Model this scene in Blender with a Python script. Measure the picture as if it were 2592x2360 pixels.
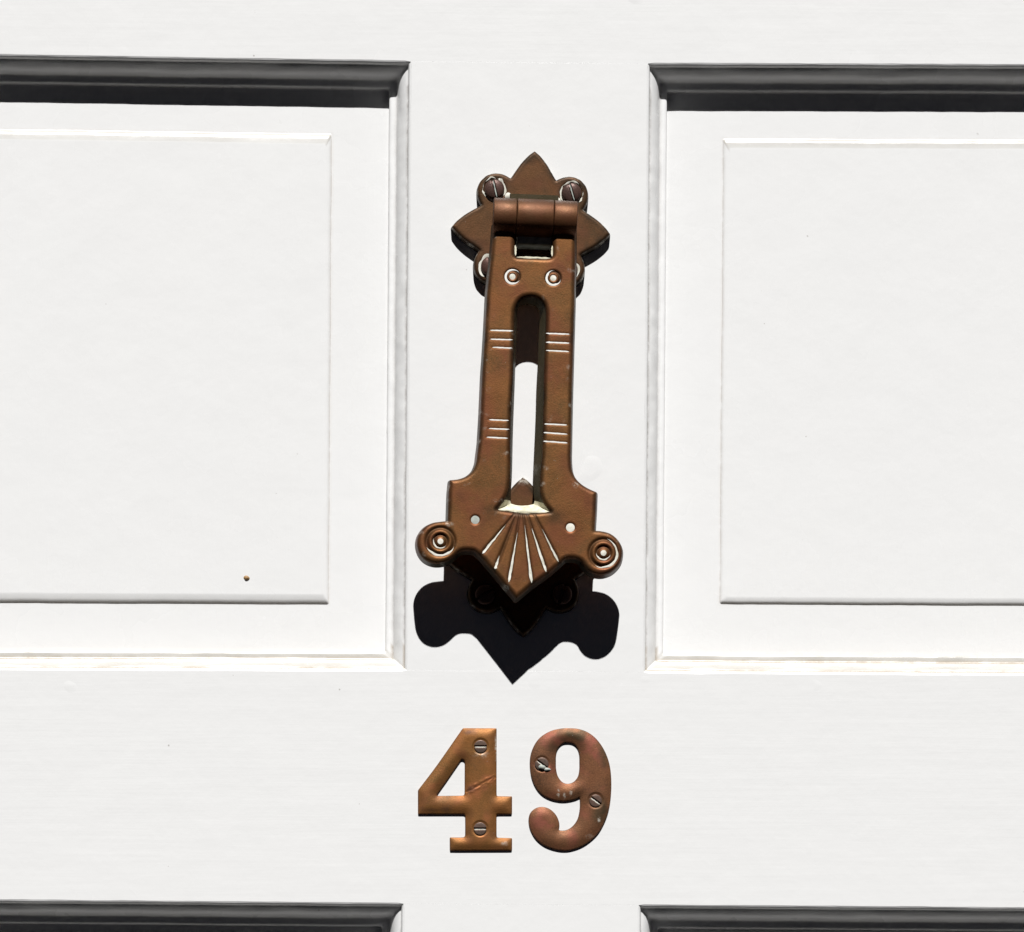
import bpy, math, random
import numpy as np
from mathutils import Vector, noise as mnoise

random.seed(7)
# ------------------------------------------------------------------ camera / light
# working unit "u": 1 u = 0.1944 mm; x to the right, y down, h = height out of the door face
S = 0.00019444
CX, CY = 1296.0, 1180.0          # world origin on the door face
PX, PY, LD = 900.0, 2950.0, 9500.0   # where the lens stands in front of the door, and how far
scene = bpy.context.scene
for o in list(bpy.data.objects):
    bpy.data.objects.remove(o, do_unlink=True)

def P3(x, y, h):
    return ((x - CX) * S, -h * S, (CY - y) * S)

cam_d = bpy.data.cameras.new('camera')
cam = bpy.data.objects.new('camera', cam_d)
scene.collection.objects.link(cam)
cam.location = P3(PX, PY, LD)
cam.rotation_euler = (math.radians(90), 0, 0)
cam_d.sensor_width = 36.0
cam_d.sensor_fit = 'HORIZONTAL'
cam_d.lens = 36.0 * LD / 2592.0
cam_d.shift_x = (CX - PX) / 2592.0
cam_d.shift_y = (PY - CY) / 2592.0
cam_d.clip_start = 0.01
cam_d.clip_end = 200.0
scene.camera = cam
scene.render.resolution_x = 1024
scene.render.resolution_y = 932

SUN_EL = math.radians(55.0)
SUN_AZ = math.radians(1.6)       # a touch to the right of straight in front
sdir = Vector((math.sin(SUN_AZ) * math.cos(SUN_EL), -math.cos(SUN_AZ) * math.cos(SUN_EL), math.sin(SUN_EL)))
sun_d = bpy.data.lights.new('sun', 'SUN')
sun_d.energy = 5.0
sun_d.angle = math.radians(0.53)
sun_d.color = (1.0, 0.992, 0.982)
sun = bpy.data.objects.new('sun', sun_d)
sun.rotation_euler = sdir.to_track_quat('Z', 'Y').to_euler()
sun.location = (0.3, -3, 4)
scene.collection.objects.link(sun)

world = bpy.data.worlds.new('World')
scene.world = world
world.use_nodes = True
wn = world.node_tree.nodes
wn.clear()
sky = wn.new('ShaderNodeTexSky')
sky.sky_type = 'NISHITA'
sky.sun_disc = False
sky.sun_elevation = SUN_EL
sky.sun_rotation = math.pi - SUN_AZ
sky.air_density = 0.006
sky.dust_density = 0.05
sky.ozone_density = 1.0
bg = wn.new('ShaderNodeBackground')
bg.inputs['Strength'].default_value = 0.05
wo = wn.new('ShaderNodeOutputWorld')
world.node_tree.links.new(sky.outputs[0], bg.inputs['Color'])
world.node_tree.links.new(bg.outputs[0], wo.inputs['Surface'])

scene.view_settings.view_transform = 'Standard'
scene.view_settings.look = 'None'
scene.view_settings.exposure = 0.27
scene.view_settings.gamma = 1.0
scene.view_settings.use_curve_mapping = False

# ------------------------------------------------------------------ materials
class NT:
    def __init__(self, name):
        self.m = bpy.data.materials.new(name)
        self.m.use_nodes = True
        self.t = self.m.node_tree
        self.t.nodes.clear()
        self.out = self.t.nodes.new('ShaderNodeOutputMaterial')
        self.b = self.t.nodes.new('ShaderNodeBsdfPrincipled')
        self.t.links.new(self.b.outputs[0], self.out.inputs[0])
        self.tc = self.t.nodes.new('ShaderNodeTexCoord')
    def link(self, a, b): self.t.links.new(a, b)
    def noise(self, scale, detail=3, rough=0.55, vec=None, dist=0.0):
        n = self.t.nodes.new('ShaderNodeTexNoise')
        n.inputs['Scale'].default_value = scale
        n.inputs['Detail'].default_value = detail
        n.inputs['Roughness'].default_value = rough
        n.inputs['Distortion'].default_value = dist
        self.link(vec if vec else self.tc.outputs['Object'], n.inputs['Vector'])
        return n.outputs['Fac']
    def mapping(self, scale):
        m = self.t.nodes.new('ShaderNodeMapping')
        m.inputs['Scale'].default_value = scale
        self.link(self.tc.outputs['Object'], m.inputs['Vector'])
        return m.outputs[0]
    def ramp(self, fac, stops):
        r = self.t.nodes.new('ShaderNodeValToRGB')
        e = r.color_ramp.elements
        while len(e) < len(stops): e.new(0.5)
        for i, (p, c) in enumerate(stops):
            e[i].position = p
            e[i].color = (c, c, c, 1) if isinstance(c, (int, float)) else (*c, 1)
        self.link(fac, r.inputs[0])
        return r.outputs[0]
    def mix(self, fac, a, b, mode='MIX'):
        m = self.t.nodes.new('ShaderNodeMix')
        m.data_type = 'RGBA'
        m.blend_type = mode
        for sock, v in ((m.inputs[0], fac), (m.inputs[6], a), (m.inputs[7], b)):
            if isinstance(v, (int, float)): sock.default_value = v
            elif isinstance(v, tuple): sock.default_value = (*v, 1)
            else: self.link(v, sock)
        return m.outputs[2]
    def math(self, op, a, b):
        m = self.t.nodes.new('ShaderNodeMath')
        m.operation = op
        for sock, v in ((m.inputs[0], a), (m.inputs[1], b)):
            if isinstance(v, (int, float)): sock.default_value = v
            else: self.link(v, sock)
        return m.outputs[0]
    def attr(self, name):
        a = self.t.nodes.new('ShaderNodeAttribute')
        a.attribute_name = name
        s = self.t.nodes.new('ShaderNodeSeparateColor')
        self.link(a.outputs['Color'], s.inputs[0])
        return s.outputs
    def bump(self, height, strength, dist, prev=None):
        b = self.t.nodes.new('ShaderNodeBump')
        b.inputs['Strength'].default_value = strength
        b.inputs['Distance'].default_value = dist
        self.link(height, b.inputs['Height'])
        if prev: self.link(prev, b.inputs['Normal'])
        return b.outputs[0]
    def set(self, **k):
        for n, v in k.items():
            s = self.b.inputs[n.replace('_', ' ')]
            if isinstance(v, (int, float)): s.default_value = v
            elif isinstance(v, tuple): s.default_value = (*v, 1)
            else: self.link(v, s)
        return self.m

def paint_material(name, brush):
    n = NT(name)
    base = n.mix(n.noise(9, 3), (0.805, 0.803, 0.797), (0.822, 0.819, 0.810))
    # weathering: tan grime held in creases (attribute), small dark flecks
    g = n.attr('grime')
    gr = n.math('MULTIPLY', g[0], n.ramp(n.noise(160, 5, 0.75), [(0.30, 0.0), (0.54, 1.0)]))
    dust_and_dimming = n.math('MULTIPLY', g[2], n.ramp(n.noise(120, 5, 0.7, vec=n.mapping((0.35, 1, 1))), [(0.3, 0.7), (0.65, 1.0)]))
    base = n.mix(n.math('MULTIPLY', dust_and_dimming, 0.95), base, (0.46, 0.44, 0.40))  # dust film on ledges, its colour darkened further to offset their strong sunlight
    base = n.mix(n.math('MULTIPLY', gr, 0.7), base, (0.33, 0.25, 0.16))
    gr2 = n.math('MULTIPLY', g[1], n.ramp(n.noise(170, 4, 0.65), [(0.36, 0.1), (0.62, 1.0)]))
    base = n.mix(gr2, base, (0.30, 0.28, 0.26))
    v = n.t.nodes.new('ShaderNodeTexVoronoi')
    v.inputs['Scale'].default_value = 95
    n.link(n.mapping((1, 0.01, 1)), v.inputs['Vector'])
    vs = n.t.nodes.new('ShaderNodeSeparateColor')
    n.link(v.outputs['Color'], vs.inputs[0])
    size = n.math('MULTIPLY', n.ramp(vs.outputs[0], [(0.72, 0.0), (1.0, 1.0)]), 0.06)
    fl = n.math('LESS_THAN', v.outputs['Distance'], size)
    fl = n.math('MULTIPLY', fl, n.ramp(n.noise(700, 2), [(0.4, 0.0), (0.6, 1.0)]))
    base = n.mix(n.math('MULTIPLY', fl, 0.7), base, (0.30, 0.27, 0.24))
    st = n.noise(1.0, 4, 0.6, vec=n.mapping(brush))
    fine = n.noise(900, 2)
    lump = n.noise(55, 3, 0.5)
    nb = n.bump(st, 0.17, 0.00045)
    nb = n.bump(lump, 0.2, 0.0011, nb)
    nb = n.bump(n.ramp(n.noise(38, 2, 0.4), [(0.74, 0.0), (0.8, 1.0)]), 0.25, 0.0004, nb)
    nb = n.bump(fine, 0.05, 0.0003, nb)
    return n.set(Base_Color=base, Roughness=n.ramp(n.noise(30, 3), [(0.3, 0.23), (0.7, 0.33)]), Normal=nb,
                 Specular_IOR_Level=0.5)

M = {}
M['paint_h'] = paint_material('white_gloss_paint_brushed_across', (8, 8, 170))
M['paint_v'] = paint_material('white_gloss_paint_brushed_upright', (170, 8, 8))

def bronze(name, ca, cb, tarnish=(0.035, 0.028, 0.020), pink=(0.22, 0.075, 0.05), metallic=0.35, rough=(0.36, 0.5), bold=1.0):
    n = NT(name)
    big = n.ramp(n.noise(28, 4, 0.6), [(0.34, 0.0), (0.66, 1.0)])
    col = n.mix(big, ca, cb)
    olive = (ca[0] * 0.50, ca[1] * 0.66, ca[2] * 0.75)
    col = n.mix(n.ramp(n.noise(46, 5, 0.7, dist=0.6), [(0.43, 0.0), (0.66, min(1.0, 0.85 * bold))]), col, olive)
    col = n.mix(n.ramp(n.noise(17, 4, 0.6, dist=0.4), [(0.48, 0.0), (0.68, 0.55)]), col, tuple(min(1, c * k) for c, k in zip(ca, (1.35, 1.15, 1.0))))
    col = n.mix(n.ramp(n.noise(95, 5, 0.65), [(0.5, 0.0), (0.78, 0.55 * bold)]), col, tuple(c * 0.62 for c in ca))
    col = n.mix(n.ramp(n.noise(1500, 3, 0.7), [(0.38, 0.0), (0.72, 0.6)]), col, tuple(min(1, c * 1.6) for c in cb))
    col = n.mix(n.ramp(n.noise(2300, 2, 0.7), [(0.52, 0.0), (0.75, 0.5)]), col, tuple(c * 0.4 for c in ca))
    a = n.attr('tint')
    # red patina, dark tarnish, verdigris, white paint flecks: held as masks on the mesh, broken up by noise
    col = n.mix(n.math('MULTIPLY', a[1], n.ramp(n.noise(160, 5, 0.7), [(0.33, 0.1), (0.55, 1.0)])), col, pink)
    col = n.mix(n.math('MULTIPLY', a[0], n.ramp(n.noise(300, 4, 0.7), [(0.25, 0.55), (0.6, 1.0)])), col, tarnish)
    col = n.mix(n.math('MULTIPLY', a[2], n.ramp(n.noise(650, 4, 0.75), [(0.44, 0.0), (0.56, 1.0)])), col, (0.62, 0.60, 0.52))
    sp = n.ramp(n.noise(420, 5, 0.75), [(0.70, 0.0), (0.74, 0.7)])
    col = n.mix(sp, col, (0.55, 0.53, 0.50))
    met = n.math('MULTIPLY', n.math('SUBTRACT', 1.0, a[2]), metallic)
    ro = n.ramp(n.noise(130, 4, 0.65), [(0.3, rough[0]), (0.7, rough[1])])
    nb = n.bump(n.noise(1500, 3, 0.65), 0.2, 0.0004)
    nb = n.bump(n.noise(85, 4, 0.6), 0.11, 0.0012, nb)
    return n.set(Base_Color=col, Metallic=met, Roughness=ro, Normal=nb, Specular_IOR_Level=0.25)

M['bronze'] = bronze('aged_brown_bronze', (0.158, 0.074, 0.023), (0.150, 0.058, 0.019), pink=(0.150, 0.050, 0.022), tarnish=(0.020, 0.015, 0.009), metallic=0.6, bold=1.2, rough=(0.44, 0.58))
M['bronze_plate'] = bronze('aged_dull_bronze', (0.115, 0.057, 0.022), (0.112, 0.048, 0.021), pink=(0.125, 0.046, 0.024), tarnish=(0.020, 0.016, 0.010), metallic=0.5, rough=(0.44, 0.58))
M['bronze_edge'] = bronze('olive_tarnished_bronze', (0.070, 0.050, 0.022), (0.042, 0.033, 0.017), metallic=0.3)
M['brass_four'] = bronze('golden_brown_brass', (0.255, 0.112, 0.032), (0.215, 0.088, 0.028), pink=(0.32, 0.115, 0.045), tarnish=(0.09, 0.045, 0.03), metallic=0.5, rough=(0.46, 0.58))
M['brass_nine'] = bronze('reddish_brown_brass', (0.165, 0.072, 0.038), (0.205, 0.090, 0.040), pink=(0.30, 0.095, 0.064), tarnish=(0.075, 0.050, 0.026), metallic=0.5, rough=(0.46, 0.58))
M['screw'] = bronze('dark_plum_screw_metal', (0.075, 0.042, 0.033), (0.100, 0.052, 0.041), metallic=0.35, rough=(0.34, 0.45))
M['screw_brown'] = bronze('grey_brown_screw_metal', (0.155, 0.098, 0.072), (0.125, 0.082, 0.066), metallic=0.35, rough=(0.36, 0.46))

def residue(name, col, dirt, bold):
    n = NT(name)
    c = n.mix(n.ramp(n.noise(330, 4, 0.7), [(0.42, 0.0), (0.68, bold)]), col, dirt)
    return n.set(Base_Color=c, Roughness=0.6, Normal=n.bump(n.noise(900, 3), 0.25, 0.0003))
M['polish'] = residue('chalky_white_residue', (0.74, 0.72, 0.64), (0.40, 0.38, 0.27), 0.6)
M['paint_fill'] = residue('white_paint_in_engraving', (0.80, 0.79, 0.75), (0.52, 0.50, 0.40), 0.35)
M['cream'] = residue('cream_paint_on_lip', (0.72, 0.68, 0.53), (0.28, 0.25, 0.11), 0.55)
M['lime'] = residue('pale_verdigris_and_bounce_tone', (0.40, 0.42, 0.38), (0.22, 0.26, 0.22), 0.8)
M['spot'] = residue('tan_resin_spot', (0.40, 0.24, 0.10), (0.16, 0.08, 0.03), 0.8)

# ------------------------------------------------------------------ object helpers
COL = scene.collection

def empty(name, loc, label, cat, group=None):
    o = bpy.data.objects.new(name, None)
    o.empty_display_size = 0.02
    o.location = loc
    o['label'] = label
    o['category'] = cat
    if group: o['group'] = group
    COL.objects.link(o)
    return o

def root_loc(o):
    v = Vector(o.location)
    while o.parent:
        o = o.parent
        v += Vector(o.location)
    return v

def mesh_obj(name, verts, faces, mat, parent, attrs=None, smooth=True, label=None):
    """verts already in metres, world space"""
    me = bpy.data.meshes.new(name)
    v = np.asarray(verts, dtype=np.float64).reshape(-1, 3) - np.array(root_loc(parent))
    me.from_pydata(v.tolist(), [], [tuple(int(i) for i in f) for f in faces])
    me.materials.append(M[mat])
    if smooth:
        me.polygons.foreach_set('use_smooth', [True] * len(me.polygons))
    for an, arr in (attrs or {}).items():
        a = me.color_attributes.new(an, 'FLOAT_COLOR', 'POINT')
        full = np.zeros((len(v), 4)); full[:, 3] = 1
        arr = np.asarray(arr); full[:, :arr.shape[1]] = arr
        a.data.foreach_set('color', full.ravel())
    me.validate()
    o = bpy.data.objects.new(name, me)
    o.parent = parent
    COL.objects.link(o)
    if label: o['label'] = label
    return o

def to_m(x, y, h):
    x, y, h = np.broadcast_arrays(np.asarray(x, float), np.asarray(y, float), np.asarray(h, float))
    return np.stack([(x - CX) * S, -h * S, (CY - y) * S], axis=-1)

# photo measuring frames -> full-size photo pixels
def Z1(p): return (1100 + p[0] / 4.032, 350 + p[1] / 4.032)
def Z2(p): return (1150 + p[0] / 4.08, 700 + p[1] / 4.08)
def Z3(p): return (1020 + p[0] / 3.06, 1150 + p[1] / 3.06)
def Z4(p): return (1020 + p[0] / 3.476, 1800 + p[1] / 3.476)

def true(p, h):
    """photo pixel of a point at height h above the door -> its real place on the door (u)"""
    k = (LD - h) / LD
    return (PX + (p[0] - PX) * k, PY + (p[1] - PY) * k)

def A(y): return 97 + 0.05 * (np.asarray(y, float) - 600)      # front of the hanging arm
def true_arm(p, back=0.0):
    y = p[1]
    for _ in range(3):
        h = float(A(y)) - back
        x, y = true(p, h)
    return (x, y)

def spline(pts, closed=True, n=6):
    """Catmull-Rom; a point with a third item 1 is kept as a corner"""
    P = [(p[0], p[1]) for p in pts]
    c = [len(p) > 2 and p[2] for p in pts]
    N = len(P); out = []
    for i in range(N if closed else N - 1):
        p1, p2 = np.array(P[i]), np.array(P[(i + 1) % N])
        p0 = np.array(P[i - 1]) if (closed or i > 0) else p1
        p3 = np.array(P[(i + 2) % N]) if (closed or i + 2 < N) else p2
        m1 = (p2 - p0) / 2; m2 = (p3 - p1) / 2
        l = np.linalg.norm(p2 - p1)
        if c[i]: m1 = (p2 - p1)
        if c[(i + 1) % N]: m2 = (p2 - p1)
        for m in (m1, m2):
            k = np.linalg.norm(m)
            if k > 1.3 * l: m *= 1.3 * l / k
        if c[i] and c[(i + 1) % N]:
            out.append(tuple(p1)); continue
        for k in range(n):
            t = k / n
            h = (2*t**3-3*t**2+1)*p1 + (t**3-2*t**2+t)*m1 + (-2*t**3+3*t**2)*p2 + (t**3-t**2)*m2
            out.append(tuple(h))
    return out

def sdf(loops, X, Y):
    X = X.ravel(); Y = Y.ravel()
    d2 = np.full(X.shape, 1e18); ins = np.zeros(X.shape, bool)
    for lp in loops:
        n = len(lp)
        for i in range(n):
            ax, ay = lp[i]; bx, by = lp[(i + 1) % n]
            ex, ey = bx - ax, by - ay
            l2 = ex * ex + ey * ey
            if l2 < 1e-12: continue
            wx, wy = X - ax, Y - ay
            t = np.clip((wx * ex + wy * ey) / l2, 0, 1)
            dx, dy = wx - t * ex, wy - t * ey
            np.minimum(d2, dx * dx + dy * dy, out=d2)
            if ey != 0:
                cond = ((ay > Y) != (by > Y))
                xi = ax + (Y - ay) * ex / ey
                ins ^= cond & (X < xi)
    d = np.sqrt(d2)
    return np.where(ins, d, -d)

def relief(name, loops, sp, hfun, hback, mat, parent, draft=0.0, tint=None, side_mat=None, skip_skirt=None, label=None, blur=0):
    """a plate with outline `loops`: front modelled as a height field, side walls and a back"""
    allp = np.array([p for lp in loops for p in lp])
    x0, y0 = allp.min(0) - 2 * sp; x1, y1 = allp.max(0) + 2 * sp
    xs = np.arange(x0, x1 + sp, sp); ys = np.arange(y0, y1 + sp, sp)
    GX, GY = np.meshgrid(xs, ys)
    D = sdf(loops, GX, GY).reshape(GX.shape)
    gy, gx = np.gradient(D, sp)
    ny, nx = D.shape
    inside = D > 1e-6
    vid = -np.ones(D.shape, int)
    vid[inside] = np.arange(inside.sum())
    DS = D
    if blur:
        DS = np.maximum(D, 0)
        for _ in range(blur):
            q = np.pad(DS, 1, mode='edge')
            DS = (q[:-2, 1:-1] + q[2:, 1:-1] + q[1:-1, :-2] + q[1:-1, 2:] + 2 * q[1:-1, 1:-1]) / 6
        DS = np.minimum(DS, np.maximum(D, 0) * 1.6 + 0.3)
    vx = list(GX[inside]); vy = list(GY[inside]); vd = list(DS[inside])
    edge = {}; nrm = {}
    faces = []; bnd = []
    def cross(i0, j0, i1, j1):
        key = (i0, j0, i1, j1) if (i0, j0) < (i1, j1) else (i1, j1, i0, j0)
        if key in edge: return edge[key]
        a, b, c, d = key
        t = D[a, b] / (D[a, b] - D[c, d])
        v = len(vx)
        vx.append(GX[a, b] + t * (GX[c, d] - GX[a, b])); vy.append(GY[a, b] + t * (GY[c, d] - GY[a, b])); vd.append(0.0)
        g = np.array([gx[a, b] + t * (gx[c, d] - gx[a, b]), gy[a, b] + t * (gy[c, d] - gy[a, b])])
        nrm[v] = -g / (np.linalg.norm(g) + 1e-9)
        edge[key] = v
        return v
    I = inside
    cnt = I[:-1, :-1].astype(int) + I[1:, :-1] + I[:-1, 1:] + I[1:, 1:]
    fi, fj = np.where(cnt == 4)
    faces += np.stack([vid[fi, fj], vid[fi, fj + 1], vid[fi + 1, fj + 1], vid[fi + 1, fj]], 1).tolist()
    for i, j in zip(*np.where((cnt > 0) & (cnt < 4))):
        cs = [(i, j), (i, j + 1), (i + 1, j + 1), (i + 1, j)]
        poly = []; ex = None; marks = []
        for k in range(4):
            a, b = cs[k], cs[(k + 1) % 4]
            if I[a]: poly.append(int(vid[a]))
            if I[a] != I[b]:
                v = cross(*a, *b)
                poly.append(v); marks.append((len(poly) - 1, bool(I[a])))
        if len(poly) >= 3: faces.append(poly)
        for (q, leaving) in marks:
            if leaving:
                bnd.append((poly[q], poly[(q + 1) % len(poly)]))
    nb_ = {}
    for a, b in bnd:
        nb_.setdefault(a, []).append(b); nb_.setdefault(b, []).append(a)
    for _ in range(6):
        new = {}
        for v, n in nrm.items():
            q = n * 2 + sum((nrm[w] for w in nb_.get(v, [])), np.zeros(2))
            new[v] = q / (np.linalg.norm(q) + 1e-9)
        nrm = new
    vx = np.array(vx); vy = np.array(vy); vd = np.array(vd)
    h = hfun(vx, vy, vd)
    hb = hback(vx, vy) if callable(hback) else np.full(vx.shape, float(hback))
    V = [to_m(vx, vy, h)]
    F = [list(f)[::-1] for f in faces]
    n0 = len(vx)
    # back sheet
    V.append(to_m(vx, vy, hb)); F += [[q + n0 for q in f] for f in faces]
    base = 2 * n0
    smap = {}; extra = []; extra_t = []
    for a, b in bnd:
        if skip_skirt and skip_skirt(vx[a], vy[a]): continue
        q = []
        for v in (a, b):
            if v not in smap:
                smap[v] = base + len(extra)
                n = nrm[v]
                extra.append(to_m(vx[v], vy[v], h[v]))
                extra.append(to_m(vx[v] + n[0] * draft * .5, vy[v] + n[1] * draft * .5, 0.55 * h[v] + 0.45 * hb[v]))
                extra.append(to_m(vx[v] + n[0] * draft, vy[v] + n[1] * draft, hb[v]))
                extra_t += [v, v, v]
            q.append(smap[v])
        F.append([q[0], q[1], q[1] + 1, q[0] + 1])
        F.append([q[0] + 1, q[1] + 1, q[1] + 2, q[0] + 2])
    if extra: V.append(np.array(extra))
    V = np.concatenate(V)
    T = np.zeros((len(V), 3))
    if tint is not None:
        t = tint(vx, vy, vd)
        T[:n0] = t; T[n0:2 * n0] = t
        for k, v in enumerate(extra_t): T[base + k] = t[v]
    o = mesh_obj(name, V, F, mat, parent, {'tint': T}, label=label)
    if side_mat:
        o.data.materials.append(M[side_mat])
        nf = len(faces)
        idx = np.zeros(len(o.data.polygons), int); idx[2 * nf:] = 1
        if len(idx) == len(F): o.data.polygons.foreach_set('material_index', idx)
    return o

def rnd(d, r, drop):
    """rounded arris: how far the surface falls at distance d from the outline"""
    q = np.clip(1 - d / r, 0, 1)
    return drop * (1 - np.sqrt(np.clip(1 - q * q, 0, 1)))

def seg_d(x, y, p, q):
    ex, ey = q[0] - p[0], q[1] - p[1]
    t = np.clip(((x - p[0]) * ex + (y - p[1]) * ey) / (ex * ex + ey * ey), 0, 1)
    return np.hypot(x - p[0] - t * ex, y - p[1] - t * ey), t

def nz(x, y, f, seed=0.0):
    return np.array([mnoise.noise(Vector((float(a) * f, float(b) * f, seed))) for a, b in zip(np.ravel(x), np.ravel(y))])

def lens(name, p, q, w0, w1, hf, parent, mat='paint_fill', lift=0.5, peak=0.5, seed=0.0, n=18, ragged=0.26):
    """a sliver of paint lying in an engraved line from p to q; w0/w1 half widths"""
    p = np.array(p); q = np.array(q); e = q - p; l = np.linalg.norm(e); e = e / l
    nrm = np.array([-e[1], e[0]])
    V = []; F = []
    for i in range(n + 1):
        t = i / n
        w = (w0 + (w1 - w0) * t) * (max(0.0, 1 - abs((t - peak) / (peak if t < peak else 1 - peak + 1e-6)) ** 3.0) ** 0.6 + 0.04)
        c = p + e * l * t
        j = [1 + ragged * 2.5 * mnoise.noise(Vector((t * 9, s * 3.1, seed + p[0]))) for s in (1, 2)]
        for s in (-1, 0, 1):
            pt = c + nrm * w * s * (j[0] if s < 0 else j[1])
            V.append(to_m(pt[0], pt[1], float(hf(pt[0], pt[1])) + lift + (0.35 if s == 0 else 0)))
    for i in range(n):
        for k in range(2):
            a = i * 3 + k
            F.append([a, a + 1, a + 4, a + 3])
    return mesh_obj(name, V, F, mat, parent)

def annulus(name, c, r0, r1, off, hf, parent, mat='polish', lift=0.5, seed=0.0, n=40, arc=None, ragged=0.08):
    """ring of residue: inner radius r0 shifted by off, outer radius r1"""
    V = []; F = []
    a0, a1 = arc if arc else (0, 2 * math.pi)
    m = n + 1 if arc else n
    for i in range(m):
        a = a0 + (a1 - a0) * i / n
        ca, sa = math.cos(a), math.sin(a)
        jr = 1 + ragged * mnoise.noise(Vector((ca * 2 + seed, sa * 2, seed)))
        ji = 1 + ragged * mnoise.noise(Vector((ca * 3 - seed, sa * 3, seed + 5)))
        po = np.array([c[0] + ca * r1 * jr, c[1] + sa * r1 * jr])
        if r0 > 0:
            pi_ = np.array([c[0] + off[0] + ca * r0 * ji, c[1] + off[1] + sa * r0 * ji])
            if np.linalg.norm(pi_ - c) > np.linalg.norm(po - c) - 0.15:
                pi_ = np.array(c) + (po - c) * (1 - 0.15 / np.linalg.norm(po - c))
        else:
            pi_ = np.array(c) + np.array([ca, sa]) * 0.01
        if arc:
            f = min(1.0, 4 * min(i, n - i) / n)
            pi_ = po + (pi_ - po) * max(f, 0.05)
        for pt, dz in ((po, 0.0), ((po + pi_) / 2, 0.5), (pi_, 0.0 if r0 > 0 else 0.6)):
            V.append(to_m(pt[0], pt[1], float(hf(pt[0], pt[1])) + lift + dz))
    for i in range(n):
        j = (i + 1) % m
        for k in range(2):
            F.append([i * 3 + k, i * 3 + k + 1, j * 3 + k + 1, j * 3 + k])
    return mesh_obj(name, V, F, mat, parent)

def circle(c, r, n=48, wob=0.0, seed=0.0):
    return [(c[0] + r * math.cos(2 * math.pi * i / n) * (1 + wob * mnoise.noise(Vector((math.cos(2*math.pi*i/n), math.sin(2*math.pi*i/n), seed)))),
             c[1] + r * math.sin(2 * math.pi * i / n) * (1 + wob * mnoise.noise(Vector((math.cos(2*math.pi*i/n), math.sin(2*math.pi*i/n), seed))))) for i in range(n)]

def screw(c, r, h0, rise, dome, ang, sw, sd, mat, parent, side=None, fill=None, name='screw', label=None):
    """slotted screw head at c, radius r, base height h0; ang = slot direction in degrees"""
    ca, sa = math.cos(math.radians(ang)), math.sin(math.radians(ang))
    def hf(x, y, d):
        rr = np.hypot(x - c[0], y - c[1]) / r
        h = h0 + rise + dome * np.sqrt(np.clip(1 - rr * rr * 0.97, 0, 1)) - rnd(d, r * 0.14, r * 0.09)
        v = -(x - c[0]) * sa + (y - c[1]) * ca
        q = np.clip((np.abs(v) - sw * 0.72) / (sw * 0.4), 0, 1)
        return h - sd * (1 - q)
    o = relief(name, [circle(c, r, 56, 0.02, c[0])], max(0.7, r / 26), hf, h0 - 6, mat, parent, draft=0.0, label=label)
    if fill:
        lo, hi, off, m = fill
        e = np.array([ca, sa]); nn = np.array([-sa, ca])
        pa = np.array(c) + e * r * lo + nn * off; pb = np.array(c) + e * r * hi + nn * off
        lens('slot_paint', pa, pb, sw * 0.40, sw * 0.40, lambda x, y: h0 + rise + dome * 0.75 - sd * 0.35, o, m, 0.0, seed=c[0])
    return o

# ------------------------------------------------------------------ the door
door = empty('panelled_door', P3(1296, 2900, 0), 'white gloss painted wooden door with raised panels behind the brown knocker', 'door')

def wob(x, y, amp, f=0.011, seed=0.0):
    return amp * (mnoise.noise(Vector((x * f, y * f, seed))) + 0.5 * mnoise.noise(Vector((x * f * 3.7, y * f * 3.7, seed + 9))))

# openings (corners TL,TR,BR,BL on the door face)
UL = [(-255, 135.5), (1040, 156), (1029.5, 1697), (-262, 1693)]
UR = [(1640, 161.5), (2862, 166), (2850, 1709), (1629, 1702)]
LL = [(-266, 2277), (1022, 2288), (992, 6000), (-290, 5990)]
LR = [(1617, 2292), (2846, 2301), (2820, 6010), (1590, 6000)]
XL0, XL1, XR0, XR1 = -760, -790, 3370, 3330
def board(name, poly, mat, thick=230, bev=2.6, step=14, amp=1.1, label=None, joints=()):
    """like slab, for any polygon (clockwise on the photo)"""
    N = len(poly)
    pts = []; ins = []; jf = []
    for k in range(N):
        a = np.array(poly[k], float); b = np.array(poly[(k + 1) % N], float); z = np.array(poly[k - 1], float)
        e = (b - a) / np.linalg.norm(b - a); n1 = np.array([-e[1], e[0]])
        e0 = (a - z) / np.linalg.norm(a - z); n0 = np.array([-e0[1], e0[0]])
        n = max(2, int(np.linalg.norm(b - a) / step))
        for i in range(n):
            pts.append(a + (b - a) * i / n)
            jf.append(0.05 if (k in joints or (i == 0 and (k - 1) % N in joints)) else 1.0)
            if i == 0:
                s = n0 + n1
                ins.append(s / max(0.5, np.dot(s, n1)))
            else: ins.append(n1)
    pts = np.array(pts); jf = np.array(jf); ins = np.array(ins) * jf[:, None]; m = len(pts)
    off = np.array([[wob(p[0], p[1], amp, seed=1.0), wob(p[0], p[1], amp, seed=4.0)] for p in pts])
    V = []; F = []
    for inset, h in ((0, -thick), (0, -60), (0.0, -bev), (0.28 * bev, -0.28 * bev), (bev, 0)):
        q = pts + off + ins * inset
        V.append(to_m(q[:, 0], q[:, 1], h * (jf if h > -10 else 1.0)))
    for r in range(4):
        for i in range(m):
            j = (i + 1) % m
            F.append([r * m + i, (r + 1) * m + i, (r + 1) * m + j, r * m + j][::-1])
    F.append([4 * m + i for i in range(m)])
    F.append([i for i in range(m)][::-1])
    o = mesh_obj(name, np.concatenate(V), F, mat, door, {'grime': np.zeros((5 * m, 2))}, smooth=False, label=label)
    return o

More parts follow.
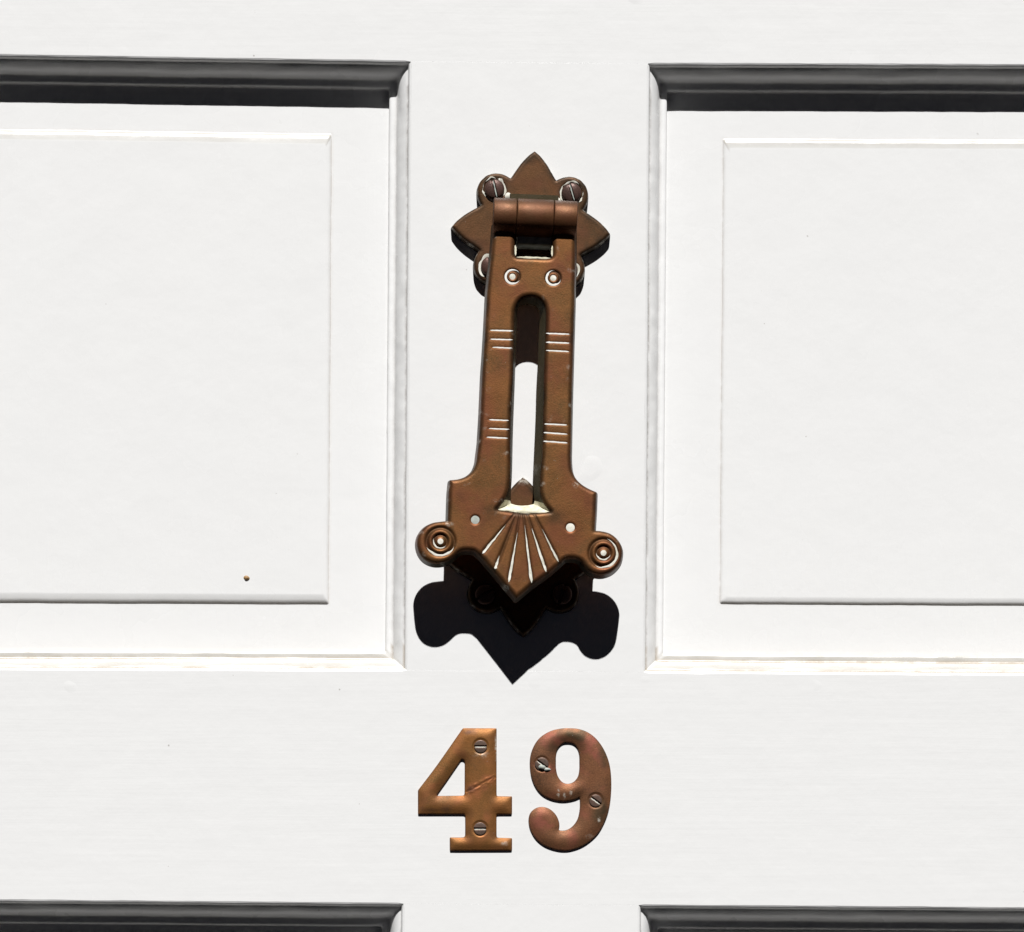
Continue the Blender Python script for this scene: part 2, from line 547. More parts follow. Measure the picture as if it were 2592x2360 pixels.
g = 0.12
board('top_rail', [(-255, -760), (2862, -760), (2862, 166), (1640, 161.5), (1040, 156), (-255, 135.5)], 'paint_h', joints=(3,))
board('middle_rail', [(-262, 1693), (1029.5, 1697), (1629, 1702), (2850, 1709), (2846, 2301), (1617, 2292), (1022, 2288), (-266, 2277)], 'paint_h', joints=(1, 5))
board('muntin', [(1040, 156 + g), (1640, 161.5 + g), (1629, 1702 - g), (1029.5, 1697 - g)], 'paint_v', joints=(0, 2))
board('muntin', [(1022, 2288 + g), (1617, 2292 + g), (1590, 6000), (992, 6000)], 'paint_v', joints=(0,))
board('stile', [(-800, -760), (-255 - g, -760), (-266 - g, 2277), (-290 - g, 6800), (-800, 6800)], 'paint_v')
board('stile', [(2862 + g, -760), (3400, -760), (3400, 6800), (2820 + g, 6800), (2846 + g, 2301)], 'paint_v')
board('bottom_rail', [(-290, 6001), (2820, 6011), (2820, 6800), (-290, 6800)], 'paint_h')

# moulding profile: inset u from the opening, depth v
PROF = [(-1.2, 0.7), (1.0, 1.2), (3.4, 3.2), (5.2, 7.0), (6.2, 12.0), (8.4, 12.6), (13, 15.5), (19, 20.5), (24.5, 27.5), (28.8, 35.5), (31.5, 43), (33.0, 49.0), (34.8, 51.6), (37.5, 52.8),
        (43, 53.0), (48.5, 53.2), (51.3, 54.2), (53.2, 56.5), (53.9, 61), (54.3, 68), (54.6, 84)]
CREASE = {3: 0.35, 4: 1.0, 5: 0.6, 11: 0.5, 12: 1.0, 13: 0.7, 18: 0.6, 19: 1.0, 20: 1.0}

def rr_loop(w, h, u, rad, step, sides=False):
    """rounded rectangle inset by u, clockwise from the top left; always the same number of points"""
    out = []
    cs = [(u + rad, u + rad, math.pi), (w - u - rad, u + rad, -math.pi / 2), (w - u - rad, h - u - rad, 0), (u + rad, h - u - rad, math.pi / 2)]
    ns = [max(3, int(w / step)), max(3, int(h / step))]
    for k in range(4):
        cx, cy, a0 = cs[k]
        for i in range(6):
            a = a0 + (math.pi / 2) * i / 5
            out.append((cx + rad * math.cos(a), cy + rad * math.sin(a), k + 0.5))
        p = np.array(out[-1][:2])
        nx_, ny_, na = cs[(k + 1) % 4]
        q = np.array([nx_ + rad * math.cos(na), ny_ + rad * math.sin(na)])
        n = ns[k % 2]
        for i in range(1, n):
            r = p + (q - p) * i / n
            out.append((r[0], r[1], float(k + 1)))     # side k+1: 1 top, 2 right, 3 bottom, 4 left
    return out

def panel(C, mat, seed, step=9, bev=(20, 7, 13, 7), drop=9.0, margin=(139, 158, 145, 158), rise=0.8):
    """raised and fielded panel with its planted moulding inside opening C"""
    C = [np.array(q, float) for q in C]
    w = (np.linalg.norm(C[1] - C[0]) + np.linalg.norm(C[2] - C[3])) / 2
    h = (np.linalg.norm(C[3] - C[0]) + np.linalg.norm(C[2] - C[1])) / 2
    def warp(a, b):
        s, t = a / w, b / h
        return (1 - s) * (1 - t) * C[0] + s * (1 - t) * C[1] + s * t * C[2] + (1 - s) * t * C[3]
    # ---- panel board: margin that rises gently to a bevelled field
    V = []; F = []; G = []
    m = None
    DB = 71.0
    def ring(insets, rad, dep, gr=0.0, fseed=0.0, amp=0.6, ledge=0.0):
        nonlocal m
        base = rr_loop(w, h, 0, rad, step)
        m = len(base)
        x0, y0, x1, y1 = insets[3], insets[0], w - insets[1], h - insets[2]
        lp = rr_loop(x1 - x0, y1 - y0, 0, rad, step)
        # same counts as the opening's loop
        n0 = [max(3, int(w / step)), max(3, int(h / step))]
        out = []
        cs = [(x0 + rad, y0 + rad, math.pi), (x1 - rad, y0 + rad, -math.pi / 2), (x1 - rad, y1 - rad, 0), (x0 + rad, y1 - rad, math.pi / 2)]
        for k in range(4):
            cx, cy, a0 = cs[k]
            for i in range(6):
                a = a0 + (math.pi / 2) * i / 5
                out.append((cx + rad * math.cos(a), cy + rad * math.sin(a)))
            p = np.array(out[-1]); nx_, ny_, na = cs[(k + 1) % 4]
            q = np.array([nx_ + rad * math.cos(na), ny_ + rad * math.sin(na)])
            for i in range(1, n0[k % 2]):
                out.append(tuple(p + (q - p) * i / n0[k % 2]))
        for i, (a, b) in enumerate(out):
            q = warp(a, b)
            dx = wob(q[0], q[1], amp, 0.008, seed + fseed); dy = wob(q[0], q[1], amp, 0.008, seed + fseed + 3)
            V.append(to_m(q[0] + dx, q[1] + dy, -(dep(a, b) if callable(dep) else dep) ))
            G.append([gr, 0, ledge if b < y0 + rad + 0.5 else 0.0])
    u0 = 50
    ring((u0, u0, u0, u0), 1, DB)
    ring((60, 60, 60, 60), 2, DB - 0.4)
    mg = margin
    mo = [54 + mg[k] - bev[k] for k in range(4)]; mi = [54 + mg[k] for k in range(4)]
    lift = rise
    edge = 2.5
    ring(tuple(mo[k] - 9 for k in range(4)), 5, DB - lift + 0.02, 0.0, 1, 1.0)
    ring(tuple(mo[k] - 3 for k in range(4)), 5, DB - lift, 0.15, 1, 1.0)
    ring(tuple(mo[k] - 1.2 for k in range(4)), 4, DB - lift - 0.5, 0.5, 1, 1.0)
    ring(tuple(mo), 4, DB - lift - edge, 0.2, 1, 1.0, 0.9)
    ring(tuple(mo[k] * .5 + mi[k] * .5 for k in range(4)), 4, DB - lift - edge - drop * 0.52, 0.0, 1, 1.0, 0.9)
    ring(tuple(mi), 4, DB - lift - edge - drop * 0.93, 0, 1, 0.7, 0.6)
    ring(tuple(mi[k] + 4 for k in range(4)), 4, DB - lift - edge - drop, 0, 1, 0.6)
    nr = len(V) // m
    for r in range(nr - 1):
        for i in range(m):
            j = (i + 1) % m
            F.append([r * m + i, r * m + j, (r + 1) * m + j, (r + 1) * m + i][::-1])
    F.append([(nr - 1) * m + i for i in range(m)][::-1])
    Varr = np.array(V).reshape(-1, 3)
    pb = mesh_obj('panel', Varr, F, mat, door, {'grime': np.array(G)})
    pb.data.polygons.foreach_set('use_smooth', [i < (nr - 1) * m and i >= 3 * m for i in range(len(pb.data.polygons))])
    # ---- moulding
    V = []; F = []; G = []
    for k, (u, v) in enumerate(PROF):
        lp = rr_loop(w, h, u, 0.8 + 0.10 * max(u, 0), step)
        mm = len(lp)
        for (a, b, side) in lp:
            q = warp(a, b)
            amp = 1.0 if 5 < k < 11 else 0.5
            dx = wob(q[0], q[1], amp, 0.010, seed + 11); dy = wob(q[0], q[1], amp, 0.010, seed + 14)
            dv = wob(q[0], q[1], 2.4 if 5 < k < 11 else (0.5 if k < 4 else 0.9), 0.012, seed + 20 + k * 0.22)
            V.append(to_m(q[0] + dx, q[1] + dy, -(v + dv)))
            c = CREASE.get(k, 0.0)
            gb = c if (b > h - 70) else c * 0.25
            bot = side in (3.0, 2.5, 3.5) and b > h - 70
            G.append([gb * (1.0 if b > h - 70 else 0.5), (c * 0.75 if k < 6 else c * 0.22) if (b < h - 70 and b > 60) else 0.0, (1.0 if side == 3.0 else 0.5) if bot else 0.0])
    for k in range(len(PROF) - 1):
        for i in range(mm):
            j = (i + 1) % mm
            F.append([k * mm + i, k * mm + j, (k + 1) * mm + j, (k + 1) * mm + i][::-1])
    mesh_obj('moulding', np.array(V), F, mat, pb, {'grime': np.array(G)})
    return pb

pUL = panel(UL, 'paint_v', 1.0, bev=(22, 11, 19, 11), drop=5.0)
pUR = panel(UR, 'paint_v', 31.0, bev=(20, 9, 12, 12), drop=3.4)
panel(LL, 'paint_v', 61.0, step=16)
panel(LR, 'paint_v', 91.0, step=16)
# a drop of resin on the left panel, a fleck on the rail
def blob(name, p, rx, ry, hh, h0, mat, parent, seed=0.0):
    V = [to_m(p[0], p[1], h0 + hh)]; F = []; n = 14
    for r in (0.6, 1.0):
        for i in range(n):
            a = 2 * math.pi * i / n
            k = 1 + 0.25 * mnoise.noise(Vector((math.cos(a), math.sin(a), seed)))
            V.append(to_m(p[0] + rx * r * k * math.cos(a), p[1] + ry * r * k * math.sin(a), h0 + hh * math.sqrt(max(0, 1 - r * r)) - (0.3 if r == 1 else 0)))
    for i in range(n):
        j = (i + 1) % n
        F.append([0, 1 + i, 1 + j]); F.append([1 + i, 1 + n + i, 1 + n + j, 1 + j])
    return mesh_obj(name, V, F, mat, parent)
blob('resin_spot', true((624, 1463), -62), 8, 6, 4, -62.0, 'spot', pUL, 2.0)

# ------------------------------------------------------------------ plates with four petals and four lobes
def plate_loop(c, scale, rot, short=1.0):
    q = [(0, -808, 1), (62, -757), (125, -685), (178, -606), (212, -550), (234, -520, 1), (262, -536), (325, -560), (400, -563), (470, -540), (535, -478)]
    mir = [(-p[1], -p[0]) + tuple(p[2:]) for p in q[1:-1]][::-1]       # reflection about the diagonal
    quad = q[:-1] + [(508, -508)] + mir
    pts = []
    for k in range(4):
        a = math.pi / 2 * k
        for p in quad:
            x = p[0] * math.cos(a) - p[1] * math.sin(a); y = p[0] * math.sin(a) + p[1] * math.cos(a)
            pts.append((x, y) + tuple(p[2:]))
    pts = [(p[0], 560 + (p[1] - 560) * short if p[1] > 560 else p[1]) + tuple(p[2:]) for p in pts]
    r = math.radians(rot)
    pts = [((c[0] + scale * (p[0] * math.cos(r) - p[1] * math.sin(r))), (c[1] + scale * (p[0] * math.sin(r) + p[1] * math.cos(r)))) + tuple(p[2:]) for p in pts]
    return spline(pts, True, 6)

def plate_relief(name, c, rot, hp, parent, seed, crust=0.0, short=1.0):
    k = 1 / 4.032
    loop = plate_loop(c, k, rot, short)
    r = math.radians(rot)
    scr = []
    for sx, sy in ((-1, -1), (1, -1), (1, 1), (-1, 1)):
        x, y = sx * 392 * k, sy * 392 * k
        scr.append((c[0] + x * math.cos(r) - y * math.sin(r), c[1] + x * math.sin(r) + y * math.cos(r)))
    def hf(x, y, d):
        h = hp - rnd(d, 9, 8.0)
        for s in scr:
            rr = np.hypot(x - s[0], y - s[1])
            h = h - 3.0 * np.clip(1 - (rr / 31) ** 4, 0, 1)
        return h
    def tint(x, y, d):
        t = np.zeros((len(x), 3))
        n = nz(x, y, 0.03, seed)
        t[:, 0] = np.clip(1 - d / 17, 0, 1) * (0.8 + 0.6 * n) + np.clip(n - 0.25, 0, 1) * 0.8
        for s in scr:
            rr = np.hypot(x - s[0], y - s[1])
            t[:, 0] += 0.6 * np.clip(1 - (rr - 26) / 14, 0, 1)
        t[:, 1] = np.clip(nz(x, y, 0.02, seed + 4), 0, 1) * 0.8
        t[:, 2] = np.clip(1 - d / 3.0, 0, 1) * np.clip(nz(x, y, 0.06, seed + 8) * 1.5, 0, 1)
        rr = np.hypot(x - c[0], y - (c[1] - 200))
        t[:, 2] += crust * np.clip(1 - rr / 24, 0, 1)
        t[:, :2] = np.clip(t[:, :2], 0, 0.9)
        return t
    o = relief(name, [loop], 1.8, hf, 0.5, 'bronze_plate', parent, draft=2.0, tint=tint, side_mat='bronze_edge')
    return o, scr

knocker = empty('door_knocker', P3(1344, 582, 0), 'aged brown bronze door knocker with a slotted hanging arm, above the digits', 'door knocker')
HP = 27.0
cT = true((1344.3, 581.9), HP)
back, scr = plate_relief('back_plate', cT, 2.7, HP, knocker, 3.0, short=0.7)
angs = (77, 74, 70, 80)
for i, s in enumerate(scr):
    so = screw(s, 25, HP - 3, 7, 8, angs[i], 3.6, 9, 'screw', knocker, fill=(-0.9, 0.9, -1.3, 'lime'))
    annulus('paint_residue', s, 25.3, 30.0, ((-3.2, -3.4), (3.4, -2.6), (-2, 0), (2, 0))[i], lambda x, y, s=s: HP - 3.0 * max(0, 1 - (math.hypot(x - s[0], y - s[1]) / 31) ** 4), knocker, 'polish', 0.7, seed=i * 3.1, ragged=0.2)

# hinge: lug on the plate, knuckles, pin
HB, RB = 80.0, 46.0
bc = true(Z1((1022, 818)), HB)
ux = np.array([math.cos(math.radians(2.5)), math.sin(math.radians(2.5))])
def knuckle(name, x0, x1, r, parent, mat='bronze_plate', seg=40):
    """barrel segment from x0 to x1 (u along the pin from the barrel's middle) with eased ends"""
    V = []; F = []; T = []
    prof = [(x0, 0.0), (x0, r - 2.5), (x0 + 0.7, r - 0.8), (x0 + 2.5, r), ((x0 + x1) / 2, r + 0.15), (x1 - 2.5, r), (x1 - 0.7, r - 0.8), (x1, r - 2.5), (x1, 0.0)]
    for (x, rr) in prof:
        for i in range(seg):
            a = 2 * math.pi * i / seg
            p = np.array(bc) + ux * x + np.array([-ux[1], ux[0]]) * rr * math.sin(a)
            V.append(to_m(p[0], p[1], HB + rr * math.cos(a)))
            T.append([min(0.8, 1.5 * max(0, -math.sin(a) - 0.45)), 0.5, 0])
    for k in range(len(prof) - 1):
        for i in range(seg):
            j = (i + 1) % seg
            F.append([k * seg + i, k * seg + j, (k + 1) * seg + j, (k + 1) * seg + i])
    return mesh_obj(name, V, F, mat, parent, {'tint': np.array(T)})
k4 = 1 / 4.032
mid = knuckle('hinge_knuckle', (838 - 1022) * k4, (1209 - 1022) * k4, RB + 0.6, knocker)

def box_uvh(name, pts2, h0, h1, mat, parent, taper=0.0):
    """prism: polygon pts2 from height h0 to h1, with slightly eased front edge"""
    c = np.mean(pts2, axis=0); V = []; F = []; n = len(pts2)
    for (f, h) in ((1.0, h0), (1 - taper, h1 - 2), (1 - taper - 0.02, h1)):
        for p in pts2:
            q = c + (np.array(p) - c) * f
            V.append(to_m(q[0], q[1], h))
    for r in range(2):
        for i in range(n):
            j = (i + 1) % n
            F.append([r * n + i, r * n + j, (r + 1) * n + j, (r + 1) * n + i])
    F.append([2 * n + i for i in range(n)]); F.append([i for i in range(n)][::-1])
    return mesh_obj(name, V, F, mat, parent, {'tint': np.zeros((len(V), 3))}, smooth=False)
lug = [true(Z1(p), HP) for p in ((765, 592), (1262, 612), (1258, 700), (765, 690))]
box_uvh('hinge_lug', lug, HP - 4, HP + 26, 'bronze_edge', knocker, 0.0)
web = [true(Z1(p), HP + 20) for p in ((842, 690), (1204, 706), (1195, 1130), (838, 1115))]
box_uvh('hinge_lug', web, HP - 4, HB - 2, 'lime', knocker, 0.03)  # verdigris on the web, its paleness also standing in for bounced light

# ---- the arm
FS = [(625, 400), (631, 340), (655, 278), (702, 228), (775, 207), (850, 217), (906, 257), (937, 320), (945, 400), (938, 700), (925, 1000), (915, 1500), (905, 1836)]
BS = [(650, 400), (654, 350), (672, 318), (708, 297), (768, 288), (832, 306), (866, 340), (880, 385), (882, 440), (868, 700), (860, 1000), (838, 1500), (828, 1836)]
F3 = [(1065, 110), (1060, 250), (1066, 320), (1090, 376), (1138, 441, 1), (1000, 453), (900, 450), (735, 424, 1), (790, 348), (820, 270), (833, 150)]
B3 = [(1013, 110), (1010, 250), (1014, 330), (1019, 362), (1012, 388, 1), (960, 398), (890, 398), (838, 385, 1), (832, 362), (836, 290), (845, 150)]
F2 = [(580, 1600), (598, 1200), (608, 1000), (615, 700)]
B2 = [(606, 1600), (621, 1200), (628, 1000), (638, 700)]
TA = 40.0
def mk(l, Zf): return [tuple(Zf(p)) + tuple(p[2:]) for p in l]
front_app = mk(FS, Z2) + mk(F3, Z3) + mk(F2, Z2)
back_app = mk(BS, Z2) + mk(B3, Z3) + mk(B2, Z2)
slot_front = [tuple(true_arm(p)) for p in spline(front_app, True, 5)]
sf_ctrl = [tuple(true_arm(p)) + tuple(p[2:]) for p in front_app]
sb_ctrl = [tuple(true_arm(p, TA)) + tuple(p[2:]) for p in back_app]

def uniform_spline(ctrl, n):
    """n points per control span, so that front and back loops correspond"""
    out = []; N = len(ctrl)
    for i in range(N):
        p0, p1, p2, p3 = [np.array(ctrl[(i + k) % N][:2]) for k in (-1, 0, 1, 2)]
        c1 = len(ctrl[i]) > 2; c2 = len(ctrl[(i + 1) % N]) > 2
        m1 = (p2 - p1) if c1 else (p2 - p0) / 2; m2 = (p2 - p1) if c2 else (p3 - p1) / 2
        l = np.linalg.norm(p2 - p1)
        for m in (m1, m2):
            k = np.linalg.norm(m)
            if k > l * 1.2: m *= l * 1.2 / k
        for k in range(n):
            t = k / n
            out.append(tuple((2*t**3-3*t**2+1)*p1 + (t**3-2*t**2+t)*m1 + (-2*t**3+3*t**2)*p2 + (t**3-t**2)*m2))
    return out
NS = 6
sfl = uniform_spline(sf_ctrl, NS); sbl = uniform_spline(sb_ctrl, NS)

outer = ([Z1(p) + (1,) for p in ((603, 850), (825, 860))] + [Z1(p) for p in ((822, 1050), (820, 1175))] + [Z1(p) for p in ((838, 1205), (880, 1214), (1020, 1220), (1150, 1224), (1188, 1215))] +
         [Z1(p) for p in ((1203, 1185), (1206, 1060))] + [Z1(p) + (1,) for p in ((1208, 880), (1444, 890))] +
         [Z1(p) for p in ((1441, 1250), (1434, 1500))] + [Z2(p) for p in ((1246, 250), (1236, 600), (1222, 1100), (1213, 1500), (1208, 1800))] +
         [Z3(p) for p in ((1303, 0), (1305, 60), (1313, 125), (1338, 180), (1385, 228), (1440, 262))] + [Z3((1503, 290)) + (1,)] +
         [Z3(p) for p in ((1497, 440), (1490, 560))] + [Z3((1490, 588)) + (1,)] +
         [Z3(p) for p in ((1540, 592), (1605, 610), (1660, 652), (1694, 710), (1700, 770), (1680, 845), (1625, 905), (1560, 932), (1500, 932), (1440, 908), (1402, 868), (1378, 832))] +
         [Z3((1338, 812)), Z3((1280, 808)) , Z3((1248, 822)), Z3((1228, 842))] + [Z3((1125, 930)), Z3((1000, 1020)), Z3((877, 1124)) + (1,)] + [Z3((740, 960)), Z3((604, 800))] +
         [Z3(p) for p in ((570, 768), (540, 750), (470, 748), (430, 765), (390, 800), (340, 832), (280, 846), (220, 840), (165, 812), (125, 760), (108, 690), (122, 620), (168, 560), (230, 528), (290, 518))] +
         [Z3((345, 512)) + (1,)] + [Z3((352, 300))] + [Z3((362, 196)) + (1,)] + [Z3(p) for p in ((430, 188), (490, 166), (540, 122), (566, 60), (574, 0))] +
         [Z2(p) for p in ((252, 1700), (270, 1400), (288, 1000), (302, 800), (320, 500), (335, 200))] + [Z1(p) for p in ((552, 1400), (578, 1170))])
outer = spline([tuple(true_arm(p)) + tuple(p[2:]) for p in outer], True, 6)

def ta(p): return true_arm(p)
rays = [((868, 458), (598, 790)), ((882, 462), (710, 898)), ((905, 462), (814, 1024)), ((932, 462), (1002, 1034)), ((965, 468), (1119, 940)), ((1020, 472), (1216, 857))]
raysT = [(ta(Z3(a)), ta(Z3(b))) for a, b in rays]
bosses = [ta(Z3((290, 676))), ta(Z3((1553, 766)))]
rivets = [ta(Z1((795, 1414))), ta(Z1((1212, 1428)))]
pins = [ta(Z3((560, 508))), ta(Z3((1297, 568)))]
bars = [((370, 556), (613, 563)), ((373, 648), (608, 656)), ((392, 732), (602, 741)), ((944, 588), (1192, 597)), ((944, 680), (1192, 689)), ((945, 764), (1187, 777)),
        ((356, 1480), (566, 1489)), ((356, 1571), (571, 1580)), ((332, 1661), (558, 1672)), ((930, 1524), (1166, 1535)), ((921, 1613), (1171, 1630)), ((918, 1702), (1171, 1720))]
barsT = [(ta(Z2(a)), ta(Z2(b))) for a, b in bars]

def arm_h(x, y, d=None):
    x = np.asarray(x, float); y = np.asarray(y, float)
    h = A(y)
    if d is not None: h = h - rnd(d, 13, 11)
    for (p, q) in raysT:
        dist, t = seg_d(x, y, p, q)
        wv = 2.2 + 3.6 * t
        h = h - (1.6 + 2.6 * t) * np.clip((1 - t) / 0.14, 0, 1) * np.exp(-(dist / wv) ** 2)
    for (p, q) in barsT:
        dist, t = seg_d(x, y, p, q)
        h = h - 0.7 * np.exp(-(dist / 3.2) ** 2)
    for c in bosses:
        r = np.hypot(x - c[0], y - c[1])
        h = h - 4.2 * np.exp(-((r - 34.5) / 4.5) ** 2) - 3.8 * np.exp(-((r - 16.5) / 3.2) ** 2) + 2.2 * np.exp(-(r / 10.0) ** 4) + 2.0 * np.exp(-((r - 25) / 5.0) ** 2)
    for c in rivets:
        r = np.hypot(x - c[0], y - c[1])
        h = h - 3.6 * np.exp(-((r - 16.8) / 3.2) ** 2) + 0.6 * np.exp(-((r - 11.5) / 2.2) ** 2) - 1.2 * np.exp(-(r / 8.0) ** 4)
    for c in pins:
        r = np.hypot(x - c[0], y - c[1])
        h = h - 3.0 * np.exp(-(r / 12.0) ** 6)
    return h

def arm_tint(x, y, d):
    t = np.zeros((len(x), 3))
    n = nz(x, y, 0.022, 2.0); n2 = nz(x, y, 0.05, 7.0)
    t[:, 0] = 0.9 * np.clip(1 - d / 14, 0, 1) * (0.8 + 0.6 * n) + 0.6 * np.clip(n - 0.3, 0, 1)  # edge tarnish, with some shade of the rounded edges painted in
    # old tarnish the polishing cloth never reached: in and beside the fan, round bosses and rivets
    for (p, q) in raysT:
        dist, tt = seg_d(x, y, p, q)
        t[:, 0] += 0.5 * np.exp(-(dist / 5.5) ** 2)
    for c in bosses:
        r = np.hypot(x - c[0], y - c[1])
        t[:, 0] += 0.55 * np.exp(-((r - 34) / 5) ** 2) + 0.5 * np.exp(-((r - 16) / 4) ** 2)
    for c in rivets:
        r = np.hypot(x - c[0], y - c[1])
        t[:, 0] += 0.75 * np.exp(-((r - 17) / 4.5) ** 2)
    dl = np.hypot((x - ta(Z3((690, 430)))[0]) / 1.5, y - ta(Z3((690, 430)))[1]); dr = np.hypot((x - ta(Z3((1180, 480)))[0]) / 1.5, y - ta(Z3((1180, 480)))[1])
    t[:, 0] += 0.5 * np.exp(-(dl / 18) ** 2) + 0.5 * np.exp(-(dr / 18) ** 2)
    t[:, 1] = np.clip(0.25 + 1.4 * nz(x, y, 0.012, 11.0), 0, 0.75)
    t[:, 2] = 0.6 * np.clip(n2 - 0.42, 0, 1) * 3 * np.clip(1 - d / 25, 0, 1)
    t[:, 0] = np.clip(t[:, 0], 0, 0.88)
    return t
slot_c = ta((1330, 950))
sfa = np.array(sfl)
def near_slot(x, y):
    return np.min(np.hypot(sfa[:, 0] - x, sfa[:, 1] - y)) < 6 and sfa[:, 0].min() - 5 < x < sfa[:, 0].max() + 5
arm = relief('arm', [outer, sfl], 1.9, arm_h, lambda x, y: A(y) - TA, 'bronze', knocker, draft=4.5, tint=arm_tint, side_mat='bronze_edge', skip_skirt=near_slot)
# the back sheet is cut at the front outline; close the slot with its own tapering walls
def loft(name, fl, bl, mat, parent, lo=None, hi=None, df=0.0, closed=True):
    V = []; F = []; n = len(fl)
    idx = list(range(n)) if lo is None else list(range(lo, hi + 1))
    fracs = (0.0, 0.12, 0.35, 0.7, 1.0)
    for f in fracs:
        for i in idx:
            p, q = np.array(fl[i]), np.array(bl[i])
            e = f ** 0.85
            c = p + (q - p) * e
            V.append(to_m(c[0], c[1], float(A(c[1])) - 9.0 - (TA - 9.0) * f + df))
    m = len(idx)
    for r in range(len(fracs) - 1):
        for k in range(m if lo is None else m - 1):
            j = (k + 1) % m
            F.append([r * m + k, r * m + j, (r + 1) * m + j, (r + 1) * m + k])
    T = np.zeros((len(V), 3))
    if mat == 'bronze_edge':
        vv = np.array(V); T[:, 2] = np.clip(nz(vv[:, 0], vv[:, 2], 90, 5.0) * 1.2 - 0.25, 0, 0.5)
    return mesh_obj(name, V, F, mat, parent, {'tint': T})
loft('slot_wall', sfl, sbl, 'bronze_edge', arm)
i0 = (len(FS) + 4) * NS; i1 = (len(FS) + 7) * NS
loft('painted_lip', sfl, sbl, 'cream', arm, i0 - 6, i1 + 6, df=0.9)
lens('painted_lip', ta(Z3((742, 428))), ta(Z3((1134, 449))), 1.9, 1.9, lambda x, y: A(y) - 7.0, arm, 'cream', 0, seed=3)

for a, b in (((826, 1085), (828, 1192)), ((836, 1207), (1192, 1219)), ((1201, 1200), (1202, 1090))):
    lens('painted_lip', ta(Z1(a)), ta(Z1(b)), 2.2, 2.2, lambda x, y: A(y) - 7.5, arm, 'cream', 0, seed=a[0])
for q, (p, rx, ry) in enumerate((((752, 590), 9, 9), ((1262, 648), 8, 10))):
    blob('paint_residue', true(Z1(p), HP), rx, ry, 3.0, HP, 'polish', knocker, q * 3.3)
for x0, x1 in (((600 - 1022), (834.5 - 1022)), ((1212.5 - 1022), (1447 - 1022))):
    knuckle('hinge_knuckle', x0 * k4, x1 * k4, RB, arm)
# slim bar of metal joining tangs and knuckles
for a, b in (((609, 860), (820, 1010)), ((1214, 880), (1438, 1030))):
    pts = [ta(Z1(p)) for p in (a, (b[0], a[1]), b, (a[0], b[1]))]
    box_uvh('tang', pts, 62, 84, 'bronze', arm)

for k, (p, q) in enumerate(barsT):
    w = 1.9 if k in (1, 2, 6, 7, 8) else 2.3
    lens('engraved_line', p, q, w, w, lambda x, y: A(y) - 0.9, arm, 'paint_fill', 0.3, seed=k * 1.7)
rp = [((800, 542), (600, 788), 0.8, 3.0), ((748, 785), (710, 897), 0.9, 3.6), ((888, 600), (814, 1023), 0.5, 3.7), ((942, 545), (1002, 1034), 0.5, 4.0), ((998, 575), (1119, 939), 1.4, 3.4), ((1075, 575), (1216, 856), 0.7, 2.6)]
for k, (a, b, w0, w1) in enumerate(rp):
    b = (a[0] + (b[0] - a[0]) * 0.925, a[1] + (b[1] - a[1]) * 0.925)
    lens('engraved_line', ta(Z3(a)), ta(Z3(b)), w0, w1, lambda x, y: arm_h(np.array([x]), np.array([y]), np.maximum(sdf([outer, sfl], np.array([x]), np.array([y])), 0))[0], arm, 'polish', 1.0, peak=0.82, seed=k * 2.3, n=18)
for k, c in enumerate(bosses):
    ringarc = (0.35, 2.75) if k == 0 else (-1.3, 2.2)
    annulus('engraved_ring', c, 31.5, 37.0, (0, 0), lambda x, y: A(y) - 3.4, arm, 'polish', 0.9, seed=k + 4, arc=ringarc)
    annulus('engraved_ring', c, 14.6, 18.0, (0, 0), lambda x, y: A(y) - 2.7, arm, 'polish', 0.4, seed=k + 9, arc=(0.2, 3.2) if k else (0.6, 3.6))
    annulus('boss_dot', c, 0, 7.2, (0, 0), lambda x, y: A(y) + 2.0, arm, 'polish', 0.3, seed=k + 6)
for k, c in enumerate(rivets):
    annulus('engraved_ring', c, 14.2, 20.0, (0.6, -0.9), lambda x, y: A(y) - 2.6, arm, 'paint_fill', 0.8, seed=k + 14, arc=(0.35, 5.9) if k == 0 else (0.2, 4.9))
    annulus('rivet_dot', c, 0, 7.6, (0, 0), lambda x, y: A(y) - 0.8, arm, 'polish', 0.3, seed=k + 16)
for k, c in enumerate(pins):
    annulus('pin', c, 0, 10.6 + 1.0 * k, (0, 0), lambda x, y: A(y) - 2.4, arm, 'polish' if k else 'lime', 0.6, seed=k + 26, ragged=0.05)
# striking stud behind the arm's foot
st = ta((1312, 1450))
stud = circle(st, 26, 24)
box_uvh('striking_stud', stud, HP + 4, float(A(st[1])) - TA + 3, 'bronze_edge', arm, 0.0)

# ------------------------------------------------------------------ strike plate under the arm's foot
cS = true((1325, 1408), HP)
strike = empty('strike_plate', P3(cS[0], cS[1], 0), 'four petalled bronze strike plate screwed to the door behind the knocker\'s foot', 'strike plate')
sp_o, sscr = plate_relief('plate', cS, -0.2, HP, strike, 13.0, 0.9)
for i, s in enumerate(sscr):
    screw(s, 25, HP - 3, 7, 8, 30 + 40 * i, 3.6, 9, 'screw', strike)

